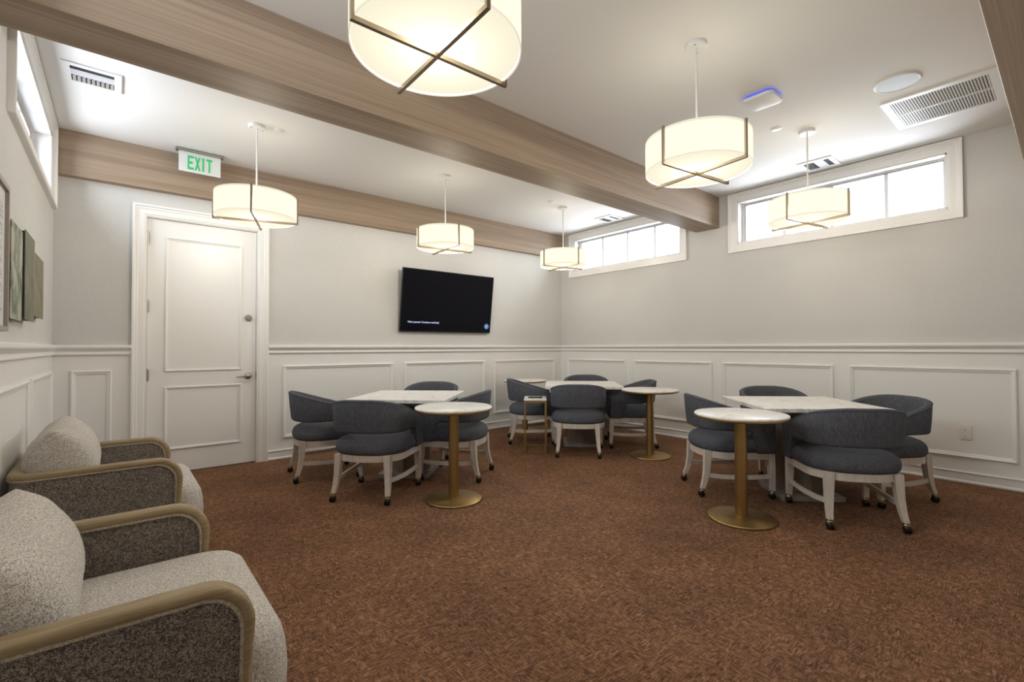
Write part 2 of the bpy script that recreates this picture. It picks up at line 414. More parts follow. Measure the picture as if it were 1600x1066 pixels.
# ------------------------------------------------------------------ door
bm = nb(); g = .007
YD = YB + .028
box(bm, DX0+g, DX1-g, YD, YD+.045, .008, DZ-g)
door = struct('door_1', bm, M['trim'], label='white two-panel door with bronze hardware')
DM = [(0, 0), (.006, 0), (.014, .006), (.014, .012), (.008, .018), (.006, .027), (0, .028)]
molding('door', .345, .995, .974, 2.266, door, YD, DM); molding('door', .345, .995, .226, .832, door, YD, DM)
CP = [(0, 0), (.012, .0), (.012, .012), (.018, .016), (.018, .060), (.024, .066), (.024, .080), (.034, .088), (.034, .104), (0, .106)]
def casing_stick(r):
    bm = nb(); loft(bm, r); obj('casing', bm, M['trim'], door)
IX0, IX1, IZ = DX0-.002, DX1+.002, DZ+.004
casing_stick([[(IX0-w, YB-d, 0) for d, w in CP], [(IX0-w, YB-d, IZ+w) for d, w in CP]])
casing_stick([[(IX1+w, YB-d, 0) for d, w in CP], [(IX1+w, YB-d, IZ+w) for d, w in CP]])
casing_stick([[(IX0-w, YB-d, IZ+w) for d, w in CP], [(IX1+w, YB-d, IZ+w) for d, w in CP]])
bm = nb(); box(bm, DX0-.001, DX0+.004, YB-.002, YB+.18, 0, DZ); box(bm, DX1-.004, DX1+.001, YB-.002, YB+.18, 0, DZ); box(bm, DX0, DX1, YB-.002, YB+.18, DZ-.004, DZ+.002)
obj('jamb', bm, M['trim'], door)
obj('threshold', bx(DX0, DX1, YD+.005, YD+.09, 0, .006), M['dark'], door)
obj('stop', bx(DX0, DX1, YB+.10, YB+.16, 0, DZ), M['trim'], door)
for z in (2.234, 1.594, .946):
    bm = nb(); tube(bm, [(DX0+.008, YD-.014, z-.055), (DX0+.008, YD-.014, z+.055)], .0105, 10)
    box(bm, DX0-.001, DX0+.022, YD-.010, YD+.002, z-.05, z+.05)
    tube(bm, [(DX0+.008, YD-.014, z+.055), (DX0+.008, YD-.014, z+.064)], [.008, .003], 10)
    obj('hinge', bm, M['steel'], door, smooth=True)
bm = nb()
lathe(bm, [(0, .026), (.022, .026), (.028, .02), (.033, .008), (.034, 0)], 24)
bmesh.ops.rotate(bm, verts=bm.verts, cent=(0, 0, 0), matrix=Matrix.Rotation(PI/2, 3, 'X'))
kb = obj('deadbolt', bm, M['steel'], door, (1.055, YD, 1.514), True)
bm = nb(); lathe(bm, [(0, .029), (.012, .028), (.014, .024)], 20)
box(bm, -.002, .002, -.009, .009, .027, .034)
bmesh.ops.rotate(bm, verts=bm.verts, cent=(0, 0, 0), matrix=Matrix.Rotation(PI/2, 3, 'X'))
obj('lock_cylinder', bm, M['bronze'], kb, smooth=True)
bm = nb()
lathe(bm, [(0, .018), (.02, .018), (.03, .012), (.034, .003), (.034, 0)], 24)
lathe(bm, [(.012, 0), (.012, .05), (0, .05)], 16)
bmesh.ops.rotate(bm, verts=bm.verts, cent=(0, 0, 0), matrix=Matrix.Rotation(PI/2, 3, 'X'))
tube(bm, [(.012, -.048, 0), (-.03, -.05, .001), (-.075, -.05, .0), (-.115, -.047, -.003)], [.011, .010, .008, .006], 10)
obj('lever_handle', bm, M['steel'], door, (1.055, YD, .906), True)
obj('strike_plate', bx(DX1-.006, DX1-.003, YB+.002, YB+.03, .87, .95), M['steel'], door)

# ------------------------------------------------------------------ pendant lamps
ZS0, ZS1, RS = 2.268, 2.465, .305
def make_pendant():
    t = thing('pendant_lamp', '', 'lamp')
    bm = nb(); lathe(bm, [(0, ZC), (.062, ZC), (.064, ZC-.004), (.064, ZC-.020), (.058, ZC-.027), (0, ZC-.027)], 32)
    cp = obj('canopy', bm, M['white'], t, smooth=True)
    for a in (.5, .5+PI):
        bm = nb(); lathe(bm, [(0, ZC-.031), (.004, ZC-.030), (.005, ZC-.026)], 10, (.046*math.cos(a), .046*math.sin(a))); obj('screw', bm, M['steel'], cp, smooth=True)
    bm = nb(); tube(bm, [(0, 0, ZC-.026), (0, 0, ZS1-.012)], .0065, 12); obj('stem', bm, M['white'], t, smooth=True)
    n = 64
    bm = nb(); rings = []
    for z in (ZS0+.002, ZS0+.03, ZS1-.03, ZS1): rings.append([(RS*math.cos(2*PI*i/n), RS*math.sin(2*PI*i/n), z) for i in range(n)])
    loft(bm, rings, cap=False); obj('shade', bm, M['shade'], t, smooth=True)
    bm = nb(); lathe(bm, [(0, ZS0+.004), (RS*.5, ZS0+.004), (RS-.002, ZS0+.004)], n); obj('diffuser', bm, M['shade'], t, smooth=True)
    bm = nb(); lathe(bm, [(0, ZS1-.014), (RS*.5, ZS1-.014), (RS-.003, ZS1-.014)], n); obj('added_top_cap', bm, M['shade_top'], t, smooth=True)  # cap hidden from below, added to hold back light towards the ceiling
    bm = nb()
    for z in (ZS0+.008, ZS1-.004): 
        prof = [[(r*math.cos(2*PI*i/n), r*math.sin(2*PI*i/n), zz) for r, zz in ((RS-.005, z-.003), (RS-.001, z-.003), (RS-.001, z+.003), (RS-.005, z+.003))] for i in range(n)]
        loft(bm, prof, closed=True)
    obj('shade_ring', bm, M['white'], t, smooth=True)
    w = .0075; rr = RS+.012
    for a, dz in ((0, 0), (PI/2, .0005)):
        bm = nb()
        box(bm, -rr, rr, -w, w, ZS0-.018+dz, ZS0-.002+dz)
        for s in (-1, 1): box(bm, min(s*(RS+.001), s*rr), max(s*(RS+.001), s*rr), -w, w, ZS0-.002, ZS1+.006)
        bmesh.ops.rotate(bm, verts=bm.verts, cent=(0, 0, 0), matrix=Matrix.Rotation(a, 3, 'Z'))
        obj('metal_strap', bm, M['bronze'], t)
    for a in (.4, .4+2*PI/3, .4+4*PI/3):
        bm = nb(); tube(bm, [(0, 0, ZS1-.008), ((RS-.001)*math.cos(a), (RS-.001)*math.sin(a), ZS1-.008)], .003, 6); obj('spider_arm', bm, M['white'], t)
    ld = bpy.data.lights.new('lamp_bulb', 'POINT'); ld.energy = LAMP_WATTS; ld.color = LAMP_COL; ld.shadow_soft_size = .09
    lo = bpy.data.objects.new('lamp_bulb', ld); C.objects.link(lo); lo.parent = t; lo.location = (0, 0, ZS0+.10)
    return t
pend = make_pendant()
for i, (x, y, rz, lab) in enumerate((
        (.88, 1.47, -1, 'white drum pendant cut off by the top edge, nearest and largest of the lamps'),
        (2.71, 1.47, -7, 'white drum pendant hanging in front of the oak beam end, beside the white access point'),
        (4.54, 1.46, -10, 'white drum pendant hanging in front of the large right-hand window'),
        (.88, 4.36, -18, 'white drum pendant hanging in front of the door, next to the exit sign'),
        (2.71, 4.355, -6, 'white drum pendant hanging above the television'),
        (4.53, 4.35, -8, 'white drum pendant hanging in the far corner before the small window'))):
    o = pend if i == 0 else copy_tree(pend)
    o.location = (x, y, 0); o.rotation_euler.z = R_(rz); tag(o, lab, 'lamp', 'drum pendant lamps')

# ------------------------------------------------------------------ card chair
def dshape(a, yr, yf, rf=.05, n=2.3, ym=-.05, m=28):
    """D-shaped plan, rear at -y"""
    pts = []
    b = ym - yr
    for i in range(m+1):
        th = PI*i/m
        c, s = math.cos(th), math.sin(th)
        pts.append((-a*math.copysign(abs(c)**(2/n), c), ym - b*abs(s)**(2/n)))
    for i in range(5):
        q = R_(90*i/4); pts.append((a-rf+rf*math.cos(q), yf-rf+rf*math.sin(q)))
    for i in range(5):
        q = R_(90+90*i/4); pts.append((-a+rf+rf*math.cos(q), yf-rf+rf*math.sin(q)))
    return pts
def make_chair():
    t = thing('card_chair', '', 'chair')
    # cushion
    bm = nb(); rings = []
    for ins, z in ((.03, .362), (.008, .366), (-.002, .382), (-.006, .405), (-.003, .430), (.008, .452), (.028, .470), (.06, .483), (.11, .492), (.2, .498)):
        rings.append([(x, y, z) for x, y in dshape(.293-ins, -.290+ins, .265-ins*.8, max(.02, .05-ins*.1))])
    loft(bm, rings); se = obj('seat', bm, M['char'], t, smooth=True, angle=60)
    # apron
    bm = nb(); prism(bm, dshape(.283, -.279, .262), .312, .364); obj('seat_frame', bm, M['legwood'], t, smooth=True)
    # shell: plan path from front right round the rear to front left
    path = [(.305, .255), (.305, .215), (.305, .18), (.305, .15), (.305, .135), (.305, .12), (.305, .09), (.305, .04), (.305, -.01)]
    a, ym, b, nn = .305, -.05, .250, 2.5
    for i in range(1, 24):
        th = PI*i/24; c, s = math.cos(th), math.sin(th)
        path.append((a*math.copysign(abs(c)**(2/nn), c), ym - b*abs(s)**(2/nn)))
    path += [(-x, y) for x, y in path[:9][::-1]]
    rings = []; m = len(path)
    for i, (x, y) in enumerate(path):
        p0, p1 = path[max(i-1, 0)], path[min(i+1, m-1)]
        tx, ty = p1[0]-p0[0], p1[1]-p0[1]; l = math.hypot(tx, ty); ox, oy = -ty/l, tx/l
        if ox*x + oy*(y-.3) < 0: ox, oy = -ox, -oy
        u = min(1, max(0, (y+.295)/.55))
        zt = .797 - .172*u**.95
        zb_ = .536
        if y >= .12: zb_ = .362
        elif y > .085: zb_ = .52
        rear = max(0, (-.02-y)/.27)
        lean = .10*rear
        T = .052
        def P(off, z): 
            o_ = off + lean*(z-.53)
            return (x + ox*o_, y + oy*o_, z)
        rings.append([P(0, zb_+.006), P(.002, zb_+.02 if zb_ > .4 else zb_+.05), P(.003, (zb_+zt)/2), P(0, zt-.016), P(-.008, zt-.004), P(-T*.5, zt),
                      P(-T+.008, zt-.005), P(-T, zt-.018), P(-T-.002, (zb_+zt)/2), P(-T, zb_+.012), P(-T+.006, zb_+.003), P(-.006, zb_)])
    bm = nb(); loft(bm, rings); bk = obj('backrest', bm, M['char'], t, smooth=True, angle=50)
    # welt along the top outer edge
    def edge_pts(off):
        out = []
        for i, (x, y) in enumerate(path):
            r = rings[i]; p = r[3]; out.append((p[0], p[1], p[2]+.004))
        return out
    bm = nb(); tube(bm, edge_pts(0), .0035, 6); obj('welt', bm, M['char'], bk, smooth=True)
    # legs
    for s in (-1, 1):
        bm = nb(); bar(bm, [(s*.205, -.235, .366), (s*.207, -.236, .30), (s*.211, -.243, .21), (s*.217, -.258, .13), (s*.224, -.280, .066)], [.025, .025, .022, .019, .016])
        lg = obj('leg', bm, M['legwood'], t)
        caster(lg, s*.226, -.284, s)
        bm = nb(); bar(bm, [(s*.262, .236, .362), (s*.263, .238, .25), (s*.264, .242, .16), (s*.266, .246, .066)], [.024, .023, .020, .017])
        lg = obj('leg', bm, M['legwood'], t)
        caster(lg, s*.267, .247, s)
        bm = nb(); bar(bm, [(s*.213, -.245, .170), (s*.235, -.13, .163), (s*.252, 0, .163), (s*.260, .12, .168), (s*.263, .235, .176)], .009, .016)
        obj('stretcher', bm, M['legwood'], t, smooth=True, angle=30)
    return t
def caster(parent, x, y, s):
    bm = nb(); lathe(bm, [(0, .072), (.011, .072), (.013, .062), (.019, .060), (.022, .052), (.014, .047), (0, .047)], 14, (x, y))
    cz = obj('caster', bm, M['castm'], parent, smooth=True)
    bm = nb()
    for d in (-.011, .011):
        ring = []
        for w_, r in ((-.008, .016), (-.006, .0235), (.006, .0235), (.008, .016)):
            ring.append([(x+d+w_, y-.006+r*math.cos(2*PI*i/16), .0235+r*math.sin(2*PI*i/16)) for i in range(16)])
        loft(bm, ring)
    obj('wheel', bm, M['cast'], cz, smooth=True)
    bm = nb()
    bmesh.ops.create_uvsphere(bm, u_segments=14, v_segments=8, radius=.0245)
    bmesh.ops.translate(bm, verts=bm.verts, vec=(x, y-.006, .034))
    obj('hood', bm, M['cast'], cz, smooth=True)
chair = make_chair()
CH = [  # centre x, y, facing angle, label
    (1.54, 4.61, -9, 'charcoal barrel-back caster chair nearest the door, seen side-on at the left marble table', 'chairs at the left marble table'),
    (1.663, 3.739, 40, 'charcoal caster chair with its back to the viewer at the left marble table', 'chairs at the left marble table'),
    (2.465, 3.775, 128, 'charcoal caster chair behind the brass pole of the round table, left group', 'chairs at the left marble table'),
    (2.70, 4.69, 225, 'charcoal caster chair mostly hidden behind the left marble table, below the television', 'chairs at the left marble table'),
    (4.10, 4.50, -38, 'charcoal caster chair just behind the small brass C-shaped stand', 'chairs at the corner marble table'),
    (4.043, 3.657, 42, 'charcoal caster chair seen squarely from behind in the middle of the picture', 'chairs at the corner marble table'),
    (4.845, 3.555, 135, 'charcoal caster chair partly behind the brass pole of the middle round table', 'chairs at the corner marble table'),
    (5.06, 4.42, 225, 'charcoal caster chair by the far corner, only its rounded back showing over the table', 'chairs at the corner marble table'),
    (3.967, 1.911, -43, 'charcoal caster chair behind the right-hand round table with the brass pole', 'chairs at the right marble table'),
    (3.96, 1.07, 41, 'charcoal caster chair nearest the viewer in the right group, its back turned', 'chairs at the right marble table'),
    (4.693, 1.05, 150, 'charcoal caster chair near the wall outlet, its inner backrest showing', 'chairs at the right marble table'),
    (4.91, 1.856, 225, 'charcoal caster chair behind the right marble table, against the right wall panels', 'chairs at the right marble table')]
for i, (x, y, a, lab, grp) in enumerate(CH):
    o = chair if i == 0 else copy_tree(chair)
    o.location = (x, y, 0); o.rotation_euler.z = R_(a-90); tag(o, lab, 'chair', grp)

# ------------------------------------------------------------------ game tables
def make_table():
    t = thing('game_table', '', 'table')
    h = .450
    obj('tabletop', bx(-h, h, -h, h, .713, .745, bev=.004), M['marble'], t)
    obj('apron', bx(-.30, .30, -.30, .30, .668, .713), M['pedwood'], t)
    hp = .140
    for k_ in range(4):                          # four boards make the box pedestal, turned cornerwise
        bm = nb(); box(bm, -hp, hp-.0205, hp-.02, hp, .040, .668, bev=.002, seg=1)
        bmesh.ops.rotate(bm, verts=bm.verts, cent=(0, 0, 0), matrix=Matrix.Rotation(PI/4 + k_*PI/2, 3, 'Z')); obj('pedestal_panel', bm, M['pedwood'], t)
    obj('base_plate', bx(-.23, .23, -.23, .23, 0, .040, bev=.004), M['footwood'], t)
    return t
tab = make_table()
for i, (x, y, lab) in enumerate(((2.17, 4.13, 'square marble-topped game table on the left, in front of the wall below the television'),
                                 (4.455, 3.965, 'square marble-topped game table in the far corner'),
                                 (4.30, 1.475, 'square marble-topped game table on the right, under the window'))):
    o = tab if i == 0 else copy_tree(tab)
    o.location = (x, y, 0); o.rotation_euler.z = R_(45); tag(o, lab, 'table', 'square game tables')

# ------------------------------------------------------------------ round side tables
def make_round():
    t = thing('round_side_table', '', 'table')
    bm = nb(); lathe(bm, [(0, .735), (.296, .735), (.301, .732), (.303, .727), (.303, .722), (0, .722)], 56); obj('tabletop', bm, M['marble'], t, smooth=True)
    bm = nb(); lathe(bm, [(0, .722), (.303, .722), (.304, .719), (.303, .709), (.285, .702), (0, .702)], 56); obj('tabletop_rim', bm, M['brass'], t, smooth=True)
    bm = nb(); lathe(bm, [(.0405, .022), (.0405, .703)], 28); obj('pole', bm, M['brass'], t, smooth=True)
    bm = nb(); lathe(bm, [(0, 0), (.219, 0), (.222, .004), (.222, .012), (.214, .017), (.06, .026), (.042, .028), (0, .028)], 56); obj('base', bm, M['brass'], t, smooth=True, angle=60)
    return t
rnd = make_round()
for i, (x, y, lab) in enumerate(((2.047, 3.168, 'round side table with brass pole and disc base in front of the left chairs'),
                                 (4.50, 3.018, 'round side table with brass pole standing right of the corner table'),
                                 (3.352, 1.515, 'round side table with brass pole, largest and nearest, before the right chairs'),
                                 (4.48, 5.07, 'round side table in the far corner, mostly hidden behind a chair'))):
    o = rnd if i == 0 else copy_tree(rnd)
    o.location = (x, y, 0); tag(o, lab, 'side table', 'round brass side tables')

# ------------------------------------------------------------------ C-shaped stand with a remote
ct = thing('c_shaped_stand', 'small brass C-shaped stand with a white marble top, between two chairs', 'side table', (3.61, 3.91, 0), R_(-43))
w, dp, ht, b_ = .128, .40, .61, .011
obj('tabletop', bx(-w, w, 0, dp, ht-.014, ht, bev=.002, seg=1), M['marble'], ct)
bm = nb()
box(bm, -w, w, 0, 2*b_, ht-.014-2*b_, ht-.014); box(bm, -w, w, dp-2*b_, dp, ht-.014-2*b_, ht-.014)
for s in (-1, 1): box(bm, min(s*w, s*(w-2*b_)), max(s*w, s*(w-2*b_)), 2*b_, dp-2*b_, ht-.014-2*b_, ht-.014)
obj('top_frame', bm, M['brass'], ct)
for s in (-1, 1): obj('post', bx(min(s*w, s*(w-2*b_)), max(s*w, s*(w-2*b_)), 0, 2*b_, 2*b_, ht-.014-2*b_), M['brass'], ct)
bm = nb(); box(bm, -w, w, 0, 2*b_, 0, 2*b_); box(bm, -w, w, dp-2*b_, dp, 0, 2*b_)
for s in (-1, 1): box(bm, min(s*w, s*(w-2*b_)), max(s*w, s*(w-2*b_)), 2*b_, dp-2*b_, 0, 2*b_)
obj('base_frame', bm, M['brass'], ct)
rm = thing('remote_control', 'black remote control lying on the small brass stand', 'remote', (0, 0, 0))
dv = Vector((math.cos(R_(-43)), math.sin(R_(-43)))); dn = Vector((-dv.y, dv.x))
rp = Vector((3.61, 3.91)) + dn*.17
rm.location = (rp.x, rp.y, ht); rm.rotation_euler.z = R_(-38)
obj('body', bx(-.082, .082, -.022, .022, 0, .018, bev=.006), M['black_rubber'], rm, smooth=True)
for k_ in range(5): obj('button', bx(-.055+k_*.025-.007, -.055+k_*.025+.007, -.008, .008, .017, .021), M['grey'], rm)

# ------------------------------------------------------------------ lounge armchairs
def rail_sweep(bm, W, xb, xf, zt, th, hgt, zlow, rc=.07, rf=.12):
    """wood rail: near front foot up, over, back along the arm, round the back and out to the other foot"""
    hy = W/2 - th/2
    pts = []                                     # (pos, side)
    def arm(s):
        q = []
        q.append((Vector((xf-.03, s*hy, zlow)), Vector((0, s, 0))))
        q.append((Vector((xf+.002, s*hy, (zlow+zt)/2)), Vector((0, s, 0))))
        for i in range(9):
            a = R_(90*i/8); q.append((Vector((xf+.012-rf+rf*math.cos(a), s*hy, zt-rf+rf*math.sin(a))), Vector((0, s, 0))))
        for i in range(1, 5): q.append((Vector((xf-rf + (xb+rc-xf+rf)*i/5, s*hy, zt)), Vector((0, s, 0))))
        for i in range(9):
            a = R_(90*i/8); q.append((Vector((xb+rc-rc*math.sin(a), s*(hy-rc+rc*math.cos(a)), zt)), Vector((-math.sin(a), s*math.cos(a), 0))))
        return q
    A = arm(-1); B = arm(1)
    pts = A + [(Vector((xb, 0, zt)), Vector((-1, 0, 0)))] + B[::-1]
    rings = []
    for i, (p, sd) in enumerate(pts):
        tg = (pts[min(i+1, len(pts)-1)][0] - pts[max(i-1, 0)][0]).normalized()
        nm = sd.cross(tg).normalized()
        if i < len(pts)/2 and nm.z < -.1 or i >= len(pts)/2 and nm.z < -.1: nm = -nm
        if abs(nm.z) <= .1 and nm.x < 0: nm = -nm
        ring = []
        for (a, b) in rrect(th/2, hgt/2, .013, 3): ring.append(p + sd*a + nm*(b-hgt/2))
        rings.append(ring)
    return loft(bm, rings)
def outer_panel_outline(xb, xf, z0, zt, rf):
    o = [(xb, z0), (xf-.035, z0)]
    for i in range(9):
        a = R_(90*i/8); o.append((xf-rf+rf*math.cos(a), zt-rf+rf*math.sin(a)))
    o.append((xb, zt)); return o
def cushion(bm, hx, hy, hz, nu=28, nv=20, pu=5, pv=3.2, pinch=.05):
    """pillow: thin along x, wide along y, tall along z; edges meet in a seam"""
    F = {}
    for s in (1, -1):
        for i in range(nu+1):
            for j in range(nv+1):
                u = math.sin((2*i/nu-1)*PI/2); v = math.sin((2*j/nv-1)*PI/2)
                edge = i in (0, nu) or j in (0, nv)
                if edge and s == -1: continue
                th = hx*(1-.16*v)*(max(0, (1-abs(u)**pu))*max(0, (1-abs(v)**pv)))**.5
                yy = u*hy*(1-pinch*(1-v*v)*abs(u)**3); zz = v*hz*(1-pinch*1.3*(1-u*u)*abs(v)**3)
                wr = .006*math.sin(u*19+v*5)*abs(v)**2*(1-abs(v)**8)
                F[(s, i, j)] = bm.verts.new((s*th + wr, yy, zz))
    def g(s, i, j):
        return F.get((s, i, j)) or F[(1, i, j)]
    for s in (1, -1):
        for i in range(nu):
            for j in range(nv):
                q = [g(s, i, j), g(s, i+1, j), g(s, i+1, j+1), g(s, i, j+1)]
                bm.faces.new(q if s == 1 else q[::-1])
    return bm
AW, AXB, AXF, AZT = .86, -.402, .276, .60
def make_armchair():
    t = thing('lounge_armchair', '', 'armchair')
    th, hg = .062, .032
    bm = nb(); rail_sweep(bm, AW, AXB+th/2, AXF, AZT, th, hg, .05); obj('wood_rail', bm, M['armwood'], t, smooth=True, angle=60)
    # arms: upholstered boards, outer and inner face, and the rounded back
    hy = AW/2
    for s in (-1, 1):
        bm = nb(); ol = outer_panel_outline(AXB+.10, AXF-.016, .05, AZT-.027, .095)
        y0, y1 = s*(hy-.008), s*(hy-th+.008)
        loft(bm, [[(x, y0, z) for x, z in ol], [(x, y1, z) for x, z in ol]])
        ap = obj('arm', bm, M['tweed'], t)
        for yy in (s*(hy-.006), s*(hy-th+.006)):
            pts = [(AXF-.055, yy, .06), (AXF-.022, yy, .30)] + [(x-.004, yy, z-.004) for x, z in ol[2:-1]] + [(AXB+.09, yy, AZT-.031)]
            bm = nb(); tube(bm, pts, .0058, 7); obj('piping', bm, M['piping'], ap, smooth=True)
    def back_plan(inset, rc):
        out = []; x0 = AXB+inset; h = hy-inset; r = rc-inset
        out.append((AXB+.105, -h))
        for i in range(9):
            a = R_(90*i/8); out.append((x0+r-r*math.sin(a), -(h-r+r*math.cos(a))))
        for i in range(9):
            a = R_(90-90*i/8); out.append((x0+r-r*math.sin(a), (h-r+r*math.cos(a))))
        out.append((AXB+.105, h)); return out
    rc = .07+th/2
    o1 = back_plan(.008, rc); o2 = back_plan(th-.008, rc)[::-1]
    bm = nb(); prism(bm, o1+o2, .05, AZT-.027); bk = obj('back_shell', bm, M['tweed'], t, smooth=True)
    bm = nb(); tube(bm, [(x, y, AZT-.031) for x, y in back_plan(.006, rc)], .0058, 7); obj('piping', bm, M['piping'], bk, smooth=True)
    # seat cushion with rounded front and edges
    hw = hy-th-.004
    rings = []
    xs0, xs1 = AXB+.07, .400
    for ins, z in ((.05, .13), (.012, .145), (0, .17), (-.004, .26), (.002, .33), (.010, .365), (.024, .395), (.05, .418), (.09, .432), (.16, .438)):
        cx, hx = (xs0+xs1)/2, (xs1-xs0)/2-ins
        rings.append([(x, y, z) for x, y in rrect(hx, hw-ins*.75, max(.03, .10-ins*.2), 6, cx, 0)])
    bm = nb(); loft(bm, rings); st = obj('seat', bm, M['cream'], t, smooth=True, angle=60)
    obj('plinth', bx(AXB+.08, .30, -hw+.03, hw-.03, .0, .13), M['armwood'], t)
    # loose back pillow
    bm = nb(); cushion(bm, .148, hw-.012, .188, pu=9, pv=2.1); 
    bmesh.ops.rotate(bm, verts=bm.verts, cent=(0, 0, 0), matrix=Matrix.Rotation(R_(-6), 3, 'Y'))
    pl = obj('back_pillow', bm, M['cream'], t, (-.222, 0, .602), True, 180)
    return t
ach = make_armchair()
for i, (y, lab) in enumerate(((1.825, 'cream and taupe armchair with oak arm rails, nearest and cut off at the lower left'),
                              (3.62, 'cream and taupe armchair with oak arm rails, the one farther along the left wall'))):
    o = ach if i == 0 else copy_tree(ach)
    o.location = (0, y, 0); tag(o, lab, 'armchair', 'lounge armchairs along the left wall')
    if i == 0: near_chair = o
for ch in near_chair.children:                 # the nearer pillow has slumped a little
    if ch.name.startswith('back_pillow'): ch.location.z -= .036; ch.location.x -= .003

# ------------------------------------------------------------------ television
tv = thing('television', 'black wall-mounted television tilted down, showing a paused video message', 'television', (3.4615, 5.45, 1.808))
tilt = math.atan2(5.50-5.397, .807)
tv.rotation_euler = (tilt, 0, 0)
W2, H2 = .720, .407
obj('casing', bx(-W2, W2, 0, .028, -H2, H2, bev=.004), M['black'], tv)
obj('screen', bx(-W2+.008, W2-.008, -.002, .002, -H2+.014, H2-.008), M['screen'], tv)
obj('rear_housing', bx(-.42, .42, .028, .06, -.30, .12, bev=.01), M['black'], tv)
obj('wall_mount', bx(-.15, .15, .05, .075, -.2, .2), M['black'], tv)
def text(body, size, loc, rot, m, parent, ext=.0006, bold=0.0):
    cu = bpy.data.curves.new('lettering', 'FONT'); cu.body = body; cu.size = size; cu.extrude = ext; cu.offset = bold
    o = bpy.data.objects.new('lettering', cu); C.objects.link(o); o.location = loc; o.rotation_euler = rot; o.parent = parent
    cu.materials.append(m)
    bpy.context.view_layer.update()
    me = bpy.data.meshes.new_from_object(o.evaluated_get(bpy.context.evaluated_depsgraph_get()))
    q_ = bpy.data.objects.new('lettering', me); C.objects.link(q_); q_.location = loc; q_.rotation_euler = rot; q_.parent = parent
    bpy.data.objects.remove(o); q_.name = 'lettering'
    return q_
text('Video paused. Continue watching?', .0335, (-W2+.105, -.0032, -H2+.118), (PI/2, 0, 0), M['text'], tv, bold=.0006)
def ring_y(bm, r0, r1, cx, cz, y0, y1, n=28):
    loft(bm, [[(cx+r*math.cos(2*PI*i/n), yy, cz+r*math.sin(2*PI*i/n)) for r, yy in ((r0, y0), (r1, y0), (r1, y1), (r0, y1))] for i in range(n)], closed=True)
bm = nb(); ring_y(bm, .027, .037, W2-.075, -H2+.098, -.0045, -.002); ring_y(bm, .001, .020, W2-.075, -H2+.098, -.0035, -.002)
lg = obj('logo', bm, M['logo'], tv)
bm = nb(); box(bm, W2-.090, W2-.060, -.0055, -.0034, -H2+.093, -H2+.103); obj('logo_mark', bm, M['text'], lg)

# ------------------------------------------------------------------ exit sign
ex = thing('exit_sign', 'green lit EXIT sign hanging from the ceiling over the door', 'sign', (.5885, 5.30, 0))
obj('canopy', bx(-.19, .19, -.035, .035, ZC-.022, ZC, bev=.004), M['steel'], ex)
pn = obj('sign_panel', bx(-.1665, .1665, -.004, .004, 2.848, ZC-.022, bev=.001, seg=1), M['acrylic'], ex)
def letter(polys, x, zz, wd, h):
    bm = nb()
    for p in polys:
        loft(bm, [[(x+a*wd, -.0075, zz+b*h) for a, b in p], [(x+a*wd, -.0042, zz+b*h) for a, b in p]])
    o = obj('letter', bm, M['green'], pn); return o
q = .26
E_ = [[(0, 0), (q, 0), (q, 1), (0, 1)], [(q, 0), (1, 0), (1, .16), (q, .16)], [(q, .42), (.85, .42), (.85, .58), (q, .58)], [(q, .84), (1, .84), (1, 1), (q, 1)]]
X_ = [[(0, 0), (.27, 0), (1, 1), (.73, 1)], [(.73, 0), (1, 0), (.27, 1), (0, 1)]]
I_ = [[(.3, 0), (.7, 0), (.7, 1), (.3, 1)]]
T_ = [[(.36, 0), (.64, 0), (.64, .84), (.36, .84)], [(0, .84), (1, .84), (1, 1), (0, 1)]]
for lt, x in ((E_, -.098), (X_, -.044), (I_, .006), (T_, .050)): letter(lt, x, 2.873, .046 if lt is not I_ else .036, .128)

# ------------------------------------------------------------------ ceiling fittings
def register(x, y, rz, lab):
    """supply register: frame, long blades and short fins"""
    v = thing('ceiling_vent', lab, 'vent', (x, y, ZC), rz, 'square ceiling supply vents')
    h = .152; i_ = .112
    bm = nb()
    for a in ((-h, h, -h, -i_), (-h, h, i_, h), (-h, -i_, -i_, i_), (i_, h, -i_, i_)): box(bm, *a, -.010, 0)
    obj('frame', bm, M['white'], v)
    obj('backing', bx(-i_, i_, -i_, i_, -.0035, -.0005), M['dark'], v)
    for k_ in range(5):
        bm = nb(); yy = -i_+.055+k_*.017
        loft(bm, [[(xx, yy-.0065, -.0075), (xx, yy-.006, -.0065), (xx, yy+.0055, -.0095), (xx, yy+.005, -.0105)] for xx in (-i_, i_)]); obj('blade', bm, M['grey'], v)
    for k_ in range(9):
        xx = -i_+.016+k_*.0245; bm = nb()
        loft(bm, [[(xx-.008, yy, -.011), (xx-.006, yy, -.011), (xx+.008, yy, -.003), (xx+.006, yy, -.003)] for yy in (.030, i_)]); obj('fin', bm, M['white'], v)
    return v
register(-.142, 4.29, 0, 'white square ceiling vent by the left window, above the armchairs')
register(5.45, 1.65, 0, 'white square ceiling vent above the large right-hand window')
register(5.43, 4.30, 0, 'white square ceiling vent above the small window in the far corner')
gr = thing('return_grille', 'large white slatted air return grille in the ceiling at upper right', 'vent', (4.785, .623, ZC))
h = .318; i_ = .268; bm = nb()
for a in ((-h, h, -h, -i_), (-h, h, i_, h), (-h, -i_, -i_, i_), (i_, h, -i_, i_), (-.006, .006, -i_, i_)): box(bm, *a, -.012, 0)
obj('frame', bm, M['white'], gr)
obj('backing', bx(-i_, i_, -i_, i_, -.0025, -.0005), M['dark'], gr)
sl = None
